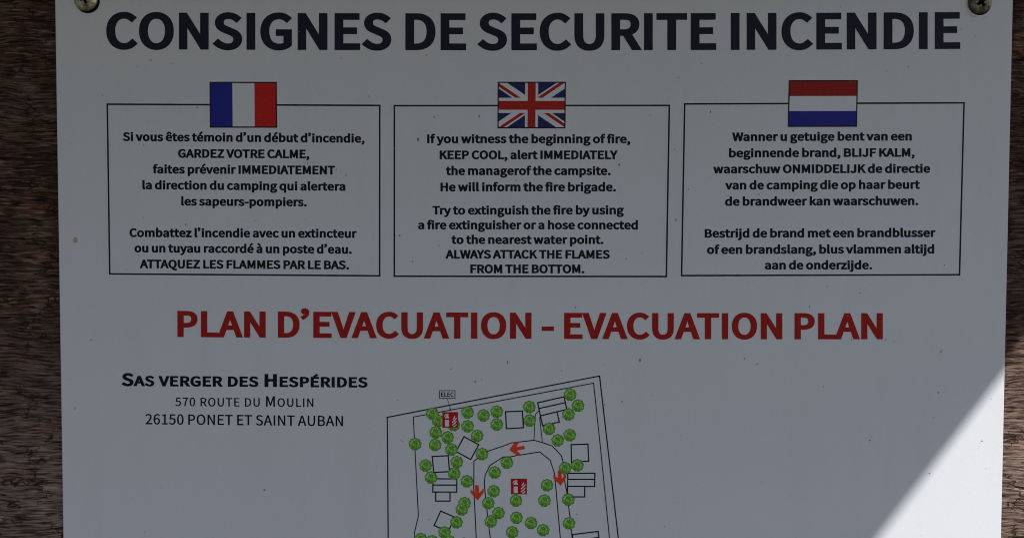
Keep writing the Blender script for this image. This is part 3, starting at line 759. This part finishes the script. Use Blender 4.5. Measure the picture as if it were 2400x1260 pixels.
# tree symbols: one stamp, repeated
TREES = [(1027, 985.4), (1063.5, 995), (1013.5, 968.7), (1021.4, 1012.4), (1049.2, 1024.3), (1019.8, 1041.7), (973, 1039.4), (1058.2, 1052.5),
         (1096, 965.6), (1133.3, 972.7), (1164.3, 964), (1164.3, 994), (1096, 998), (1118.3, 1020.3), (1129.7, 1063), (1240.6, 952.9),
         (1241.6, 984.6), (1336.3, 924), (1354.6, 949.7), (1332.4, 970.3), (1287, 1004), (1307, 1031), (1335.2, 1018.7), (997.6, 1090),
         (1010.3, 1118), (1070.6, 1081.7), (1064.6, 1108.4), (1094.4, 1126.7), (1159.5, 1106), (1157, 1150), (1089, 1178), (1082.5, 1192.5),
         (1144.4, 1178), (1168.3, 1201), (1150.3, 1220.6), (1069.8, 1222.7), (1042, 1246.5), (986.5, 1261.6), (1012.7, 1267), (1053, 1267),
         (1086.5, 1273), (1188, 1083), (1209.4, 1172), (1282, 1136), (1276, 1172), (1324.4, 1095.7), (1353.3, 1089.4), (1332, 1169.5),
         (1333.5, 1225), (1210.6, 1212), (1244.6, 1224.3), (1272.9, 1241), (1200.3, 1245.7)]
rng = random.Random(5)
def stamp(cx, cy, parent):
    p = Print()
    n = 54
    rad = [14.6 + 0.75 * math.sin(9 * t / n * 2 * math.pi + 0.6) + 0.35 * math.sin(23 * t / n * 2 * math.pi) for t in range(n)]
    def ring(k): return [(cx + rad[t] * k * math.cos(t / n * 2 * math.pi), cy - rad[t] * k * math.sin(t / n * 2 * math.pi)) for t in range(n)]
    p.poly([ring(1.0)], 0.00007, 1)
    p.poly([ring(0.90)], 0.00008, 0)
    # clip-art shine and leaf strokes
    def leaf(x, y, l, w_, ang, m, lay):
        ca, sa = math.cos(ang), math.sin(ang)
        pts = [(-l, 0), (-l * 0.3, w_), (l * 0.4, w_ * 0.8), (l, 0), (l * 0.3, -w_ * 0.7), (-l * 0.4, -w_ * 0.6)]
        p.poly([[(cx + x + a * ca - b * sa, cy + y + a * sa + b * ca) for a, b in pts]], lay, m)
    leaf(-8.2, -3.5, 4.6, 1.3, R(-58), 2, 0.000088)
    leaf(-1.2, -9.6, 2.6, 1.1, R(-80), 2, 0.000088)
    leaf(4.5, -7.5, 2.2, 0.6, R(40), 2, 0.000088)
    for i in range(15):
        a, r = rng.uniform(0, 6.28), rng.uniform(2, 10.5)
        leaf(r * math.cos(a) + 1.2, r * math.sin(a) + 1.2, rng.uniform(1.3, 2.6), rng.uniform(0.5, 0.9), rng.uniform(0, 3.14), 1, 0.00009 + i * 0.0000005)
    x, z = at(cx, cy)
    return p.build('tree_symbol', [M_TREE, M_TREE_DK, M_TREE_HI], parent, (x, 0.0, z))
first = stamp(*TREES[0], site)
f0 = WORLD_LOC[first.name].copy()
for i, (tx, ty) in enumerate(TREES[1:]):
    c = first.copy()
    x, z = at(tx, ty)
    C.objects.link(c)
    c.parent = site
    c.location = Vector((x, -0.0000015 * (i % 9), z)) - WORLD_LOC[site.name]
for o in [first] + [q for q in site.children if q.name.startswith('tree_symbol')]:
    o['group'] = 'printed round green trees on the site map'

def zC(x, y): return (900 + x / 6.3, 1060 + y / 6.3)
def zD(x, y): return (1180 + x / 6.3, 1060 + y / 6.3)
ARROWS = [
    [zC(*q) for q in ((1345, 476), (1397, 475), (1407, 592), (1472, 524), (1475, 582), (1385, 702), (1280, 592), (1277, 535), (1348, 590))],
    [zD(*q) for q in ((800, 262), (855, 260), (862, 380), (925, 312), (925, 368), (845, 488), (738, 378), (734, 320), (806, 374))],
    [(1193.4, 1053), (1205.4, 1036.4), (1218.6, 1033.8), (1209.6, 1046.7), (1228.8, 1043.4), (1230.2, 1051.4), (1210.6, 1054.8), (1222.6, 1064.4), (1212.5, 1066.7)],
]
for a_, lab in zip(ARROWS, ('red arrow pointing down on the left road', 'red arrow pointing down on the right road', 'red arrow pointing left on the top road')):
    p = Print(); p.poly([a_], 0.00013)
    tag(p.build('arrow_symbol', M_ORANGE, site), lab)

def extinguisher(x0, y0, x1, y1, lab):
    p = Print()
    def f(u, v): return (x0 + (x1 - x0) * u, y0 + (y1 - y0) * v)
    p.poly([[f(0, 0), f(1, 0), f(1, 1), f(0, 1)]], 0.00011, 0)
    L = 0.00014
    def q(pts, y=L, m=1): p.poly([[f(*t) for t in pts]], y, m)
    q([(.17, .50), (.43, .50), (.43, .92), (.17, .92)])                                        # cylinder
    q([(.17, .39), (.43, .39), (.43, .31), (.38, .25), (.35, .20), (.27, .20), (.23, .26), (.17, .31)])   # shoulder
    q([(.24, .19), (.38, .19), (.42, .14), (.36, .10), (.25, .11)])                                # valve
    q([(.26, .12), (.22, .20), (.12, .30), (.10, .27), (.15, .18), (.21, .11)])                  # hose
    for i, (a, b, c, d) in enumerate(((.66, .44, .80, .20), (.60, .64, .90, .34), (.60, .82, .90, .55))):   # flames
        mx, my = a * .45 + c * .55 + .02, b * .45 + d * .55 + .05
        q([(a, b), (mx - .030, my - .04), (c, d), (c + .02, d + .05), (mx + .025, my + .03), (a + .03, b + .045)], L + 0.000002 * i)
    q([(.68, .90), (.78, .87), (.89, .76), (.90, .86), (.80, .94), (.70, .95)], L + 0.00001)
    return tag(p.build('extinguisher_symbol', [M_SIGNRED, M_PICT], site), lab)
extinguisher(1036.8, 964.8, 1073.5, 1001.3, 'red extinguisher pictogram near the ELEC tag')
extinguisher(1197.5, 1120.3, 1235.0, 1157.2, 'red extinguisher pictogram in the middle of the site')

p = Print()
p.line([(1030.4, 914.6), (1066.4, 914.6), (1066.4, 932.8), (1030.4, 932.8)], 1.9, 0.00006, 0, True)
p.line([(1048.4, 933.8), (1055.6, 957)], 1.2, 0.00006, 1)
p.poly([[(1053.2, 952), (1058.2, 959.4), (1054.6, 959.8)]], 0.00013, 1)
tg = p.build('name_tag', [M_LINE, ink('callout_maroon_ink', (0.10, 0.012, 0.014))], site)
lettering('tag_lettering', 'ELEC', 1033.6, 1063.6, (928.8, 928.8), 10.6, M_BODY, tg, bold=(52, 36))

# ------------------------------------------------------------------ dirt, scuffs, the drop of resin
SPECKS = [(354, 142, 1.7, 1), (241, 223, 1.6, 1), (322, 157, 1.1, 1), (402, 150, 1.1, 1), (800, 137, 2.0, .5), (1000, 129.5, 1.5, 1), (865, 226, 1.5, 1),
          (1140, 216, 1.3, .8), (1018, 275, 1.8, 1), (1028, 272, 1.2, .5), (1123, 273, 2.0, 1.5), (980, 327, 2.2, 2.2), (1451, 386, 2.2, 1.2), (1644, 150, 1.3, 1), (1591, 182, 1.5, 1),
          (2129, 157, 1.5, 1), (2078, 167, 1.2, 1), (1665, 263, 1.6, 2.2), (1524, 270, 1.3, 1), (1581, 350, 1.3, 1), (1349, 720, 2.0, 1), (1897, 718, 1.9, 1), (1500, 843, 1.8, 2.6), (1190, 848, 1.4, 3.5), (1078, 738, 1.5, 1.8),
          (1057, 864, 1.4, 2), (1114, 894, 2.2, 1), (1129, 888, 1.4, 1.5), (620, 1147, 2.2, 1), (2038, 1031, 2.0, 1), (2199, 919, 2.0, 1), (2301, 1032, 1.7, 1), (2178, 1108, 1.8, 1), (1352, 1204, 1.6, 1), (1005, 1216, 1.5, 1),
          (933, 937, 1.4, 1), (944, 1033, 1.5, 1), (2253, 69, 1.4, 1), (2286, 85, 1.2, 1), (463, 252, 1.7, 1), (600, 517, 1.5, 1), (436, 526, 1.5, 1.6), (1467, 606, 1.8, 1), (937, 552, 1.8, 1.5), (967, 612, 1.5, 1.4),
          (1505, 592, 1.6, .5), (2213, 621, 1.5, 1), (1613, 443, 1.5, 1), (325, 598, 1.6, 1), (721, 383, 1.8, 1), (788, 397, 1.4, 1), (811, 410, 1.3, 2), (1584, 515, 1.1, 4), (1210, 422, 1.0, 2.5), (214, 796, 1.6, 1.2), (176, 956, 1.1, 3),
          (1996, 795, 1.5, 1), (2076, 795, 1.3, 1.4), (2205, 824, 1.3, 2.0), (2207, 820, 1.4, 1), (2016, 686, 1.6, 1), (2095, 800, 1.2, 1), (1930, 905, 1.5, 1), (1458, 940, 1.5, 1.5), (1316, 868, 1.6, 1), (1500, 845, 1.5, 2), (1745, 840, 1.0, 3)]
p = Print()
def blob(x, y, r, stretch, m, lay):
    n = 9; ph = rng.uniform(0, 6.28)
    p.poly([[(x + r * rng.uniform(.75, 1.1) * math.cos(ph + t * 2 * math.pi / n), y + r * stretch * rng.uniform(.75, 1.1) * math.sin(ph + t * 2 * math.pi / n)) for t in range(n)]], lay, m)
for i, (x, y, r, s_) in enumerate(SPECKS): blob(x, y, r, s_, 0, 0.00026 + i * 1e-7)
for i in range(130):
    blob(rng.uniform(160, 2330), rng.uniform(5, 1500), rng.uniform(0.6, 1.2), rng.uniform(0.8, 1.6), 1 if rng.random() < 0.7 else 0, 0.00028 + i * 1e-7)
for k, (rr, a0, a1) in enumerate(((35, 100, 150), (37, 108, 128), (39, 60, 85))):                  # arcs scuffed round the right-hand screw
    p.line([(2295 + rr * math.cos(R(t)), 6 + rr * math.sin(R(t))) for t in range(a0, a1, 5)], 1.0, 0.0003 + k * 1e-6, 1)
tag(p.build('dirt_specks', [M_SPECK, M_SCUFF], sign), kind='stuff')

def resin():
    bm = bmesh.new()
    bmesh.ops.create_uvsphere(bm, u_segments=20, v_segments=12, radius=1.0)
    x, z = at(177, 563)
    for v in bm.verts:
        t = 1.0 + (0.25 if v.co.z > 0 else 0.0) * v.co.z
        v.co = Vector((v.co.x * 0.0011 / t, v.co.y * 0.0006, v.co.z * (0.0016 if v.co.z > 0 else 0.0012)))
    me = bpy.data.meshes.new('resin_drop')
    bm.to_mesh(me); bm.free()
    for q in me.polygons: q.use_smooth = True
    me.materials.append(M_SAP)
    return put(bpy.data.objects.new('resin_drop', me), (x, 0.0, z), sign)
resin()

# ------------------------------------------------------------------ screws
def disc(name, cx, cy, r, mat, parent, y):
    p = Print()
    p.poly([[(cx + r * math.cos(t * math.pi / 24), cy + r * math.sin(t * math.pi / 24)) for t in range(48)]], y)
    return p.build(name, mat, parent)

def screw(cx, cy, r_px, gap_shade, mat, label, turn, slot, tilt):
    hx, hy, hr = gap_shade
    tag(disc('screw_gap_shade', hx, hy, hr, M_DARK, sign, 0.00032))  # flat black disc, paints the shade in the gap under the head
    x, z = at(cx, cy)
    r = r_px * MM
    root = empty('screw', (x, 0.0, z))
    tag(root, label, 'screw')
    # head: a domed disc whose surface dips into the drive recess
    n = 72
    ca, sa = math.cos(turn), math.sin(turn)
    def inside(u, v):
        a, b = u * ca + v * sa, -u * sa + v * ca
        wv = 0.13 + 0.04 * math.cos(3 * math.atan2(b, a))
        return (abs(a) < 0.46 and abs(b) < wv) or (abs(b) < 0.46 and abs(a) < wv) or math.hypot(a, b) < 0.22
    verts, idx, faces, mi = [], {}, [], []
    rings = 30
    def hgt(u, v):
        d = min(math.hypot(u, v), 1.0)
        h = 0.00045 + 0.0021 * math.sqrt(max(0.0, 1 - (d * 0.97) ** 2)) ** 0.9
        if inside(u, v): h -= 0.0016
        return h + tilt * (u * 0.8 - v * 0.6) * 0.5
    verts.append(Vector((x, -hgt(0, 0), z)))
    for i in range(1, rings + 1):
        for j in range(n):
            a = 2 * math.pi * j / n; d = i / rings
            u, v = d * math.cos(a), d * math.sin(a)
            verts.append(Vector((x + u * r, -hgt(u, v), z + v * r)))
    for j in range(n): verts.append(Vector((x + r * 0.985 * math.cos(2 * math.pi * j / n), -0.00034, z + r * 0.985 * math.sin(2 * math.pi * j / n))))
    def vid(i, j): return 0 if i == 0 else 1 + (i - 1) * n + j % n
    hf, rf = [], []
    for j in range(n):
        tgt = rf
        rf.append([0, vid(1, j), vid(1, j + 1)])
    for i in range(1, rings + 1):
        for j in range(n):
            q = [vid(i, j), vid(i + 1, j), vid(i + 1, j + 1), vid(i, j + 1)]
            a = 2 * math.pi * (j + 0.5) / n; d = (i + 0.5) / rings
            ins = d < 1 and inside(d * math.cos(a), d * math.sin(a))
            (rf if ins else hf).append(q)
    def part(name, fs, m):
        used = sorted({k for f_ in fs for k in f_}); mp = {k: e for e, k in enumerate(used)}
        o = mesh_obj(name, [verts[k] for k in used], [[mp[k] for k in f_] for f_ in fs], m, root, (x, 0.0, z), smooth=True)
        return o
    part('screw_head', hf, mat)
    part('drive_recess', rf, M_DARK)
    return root
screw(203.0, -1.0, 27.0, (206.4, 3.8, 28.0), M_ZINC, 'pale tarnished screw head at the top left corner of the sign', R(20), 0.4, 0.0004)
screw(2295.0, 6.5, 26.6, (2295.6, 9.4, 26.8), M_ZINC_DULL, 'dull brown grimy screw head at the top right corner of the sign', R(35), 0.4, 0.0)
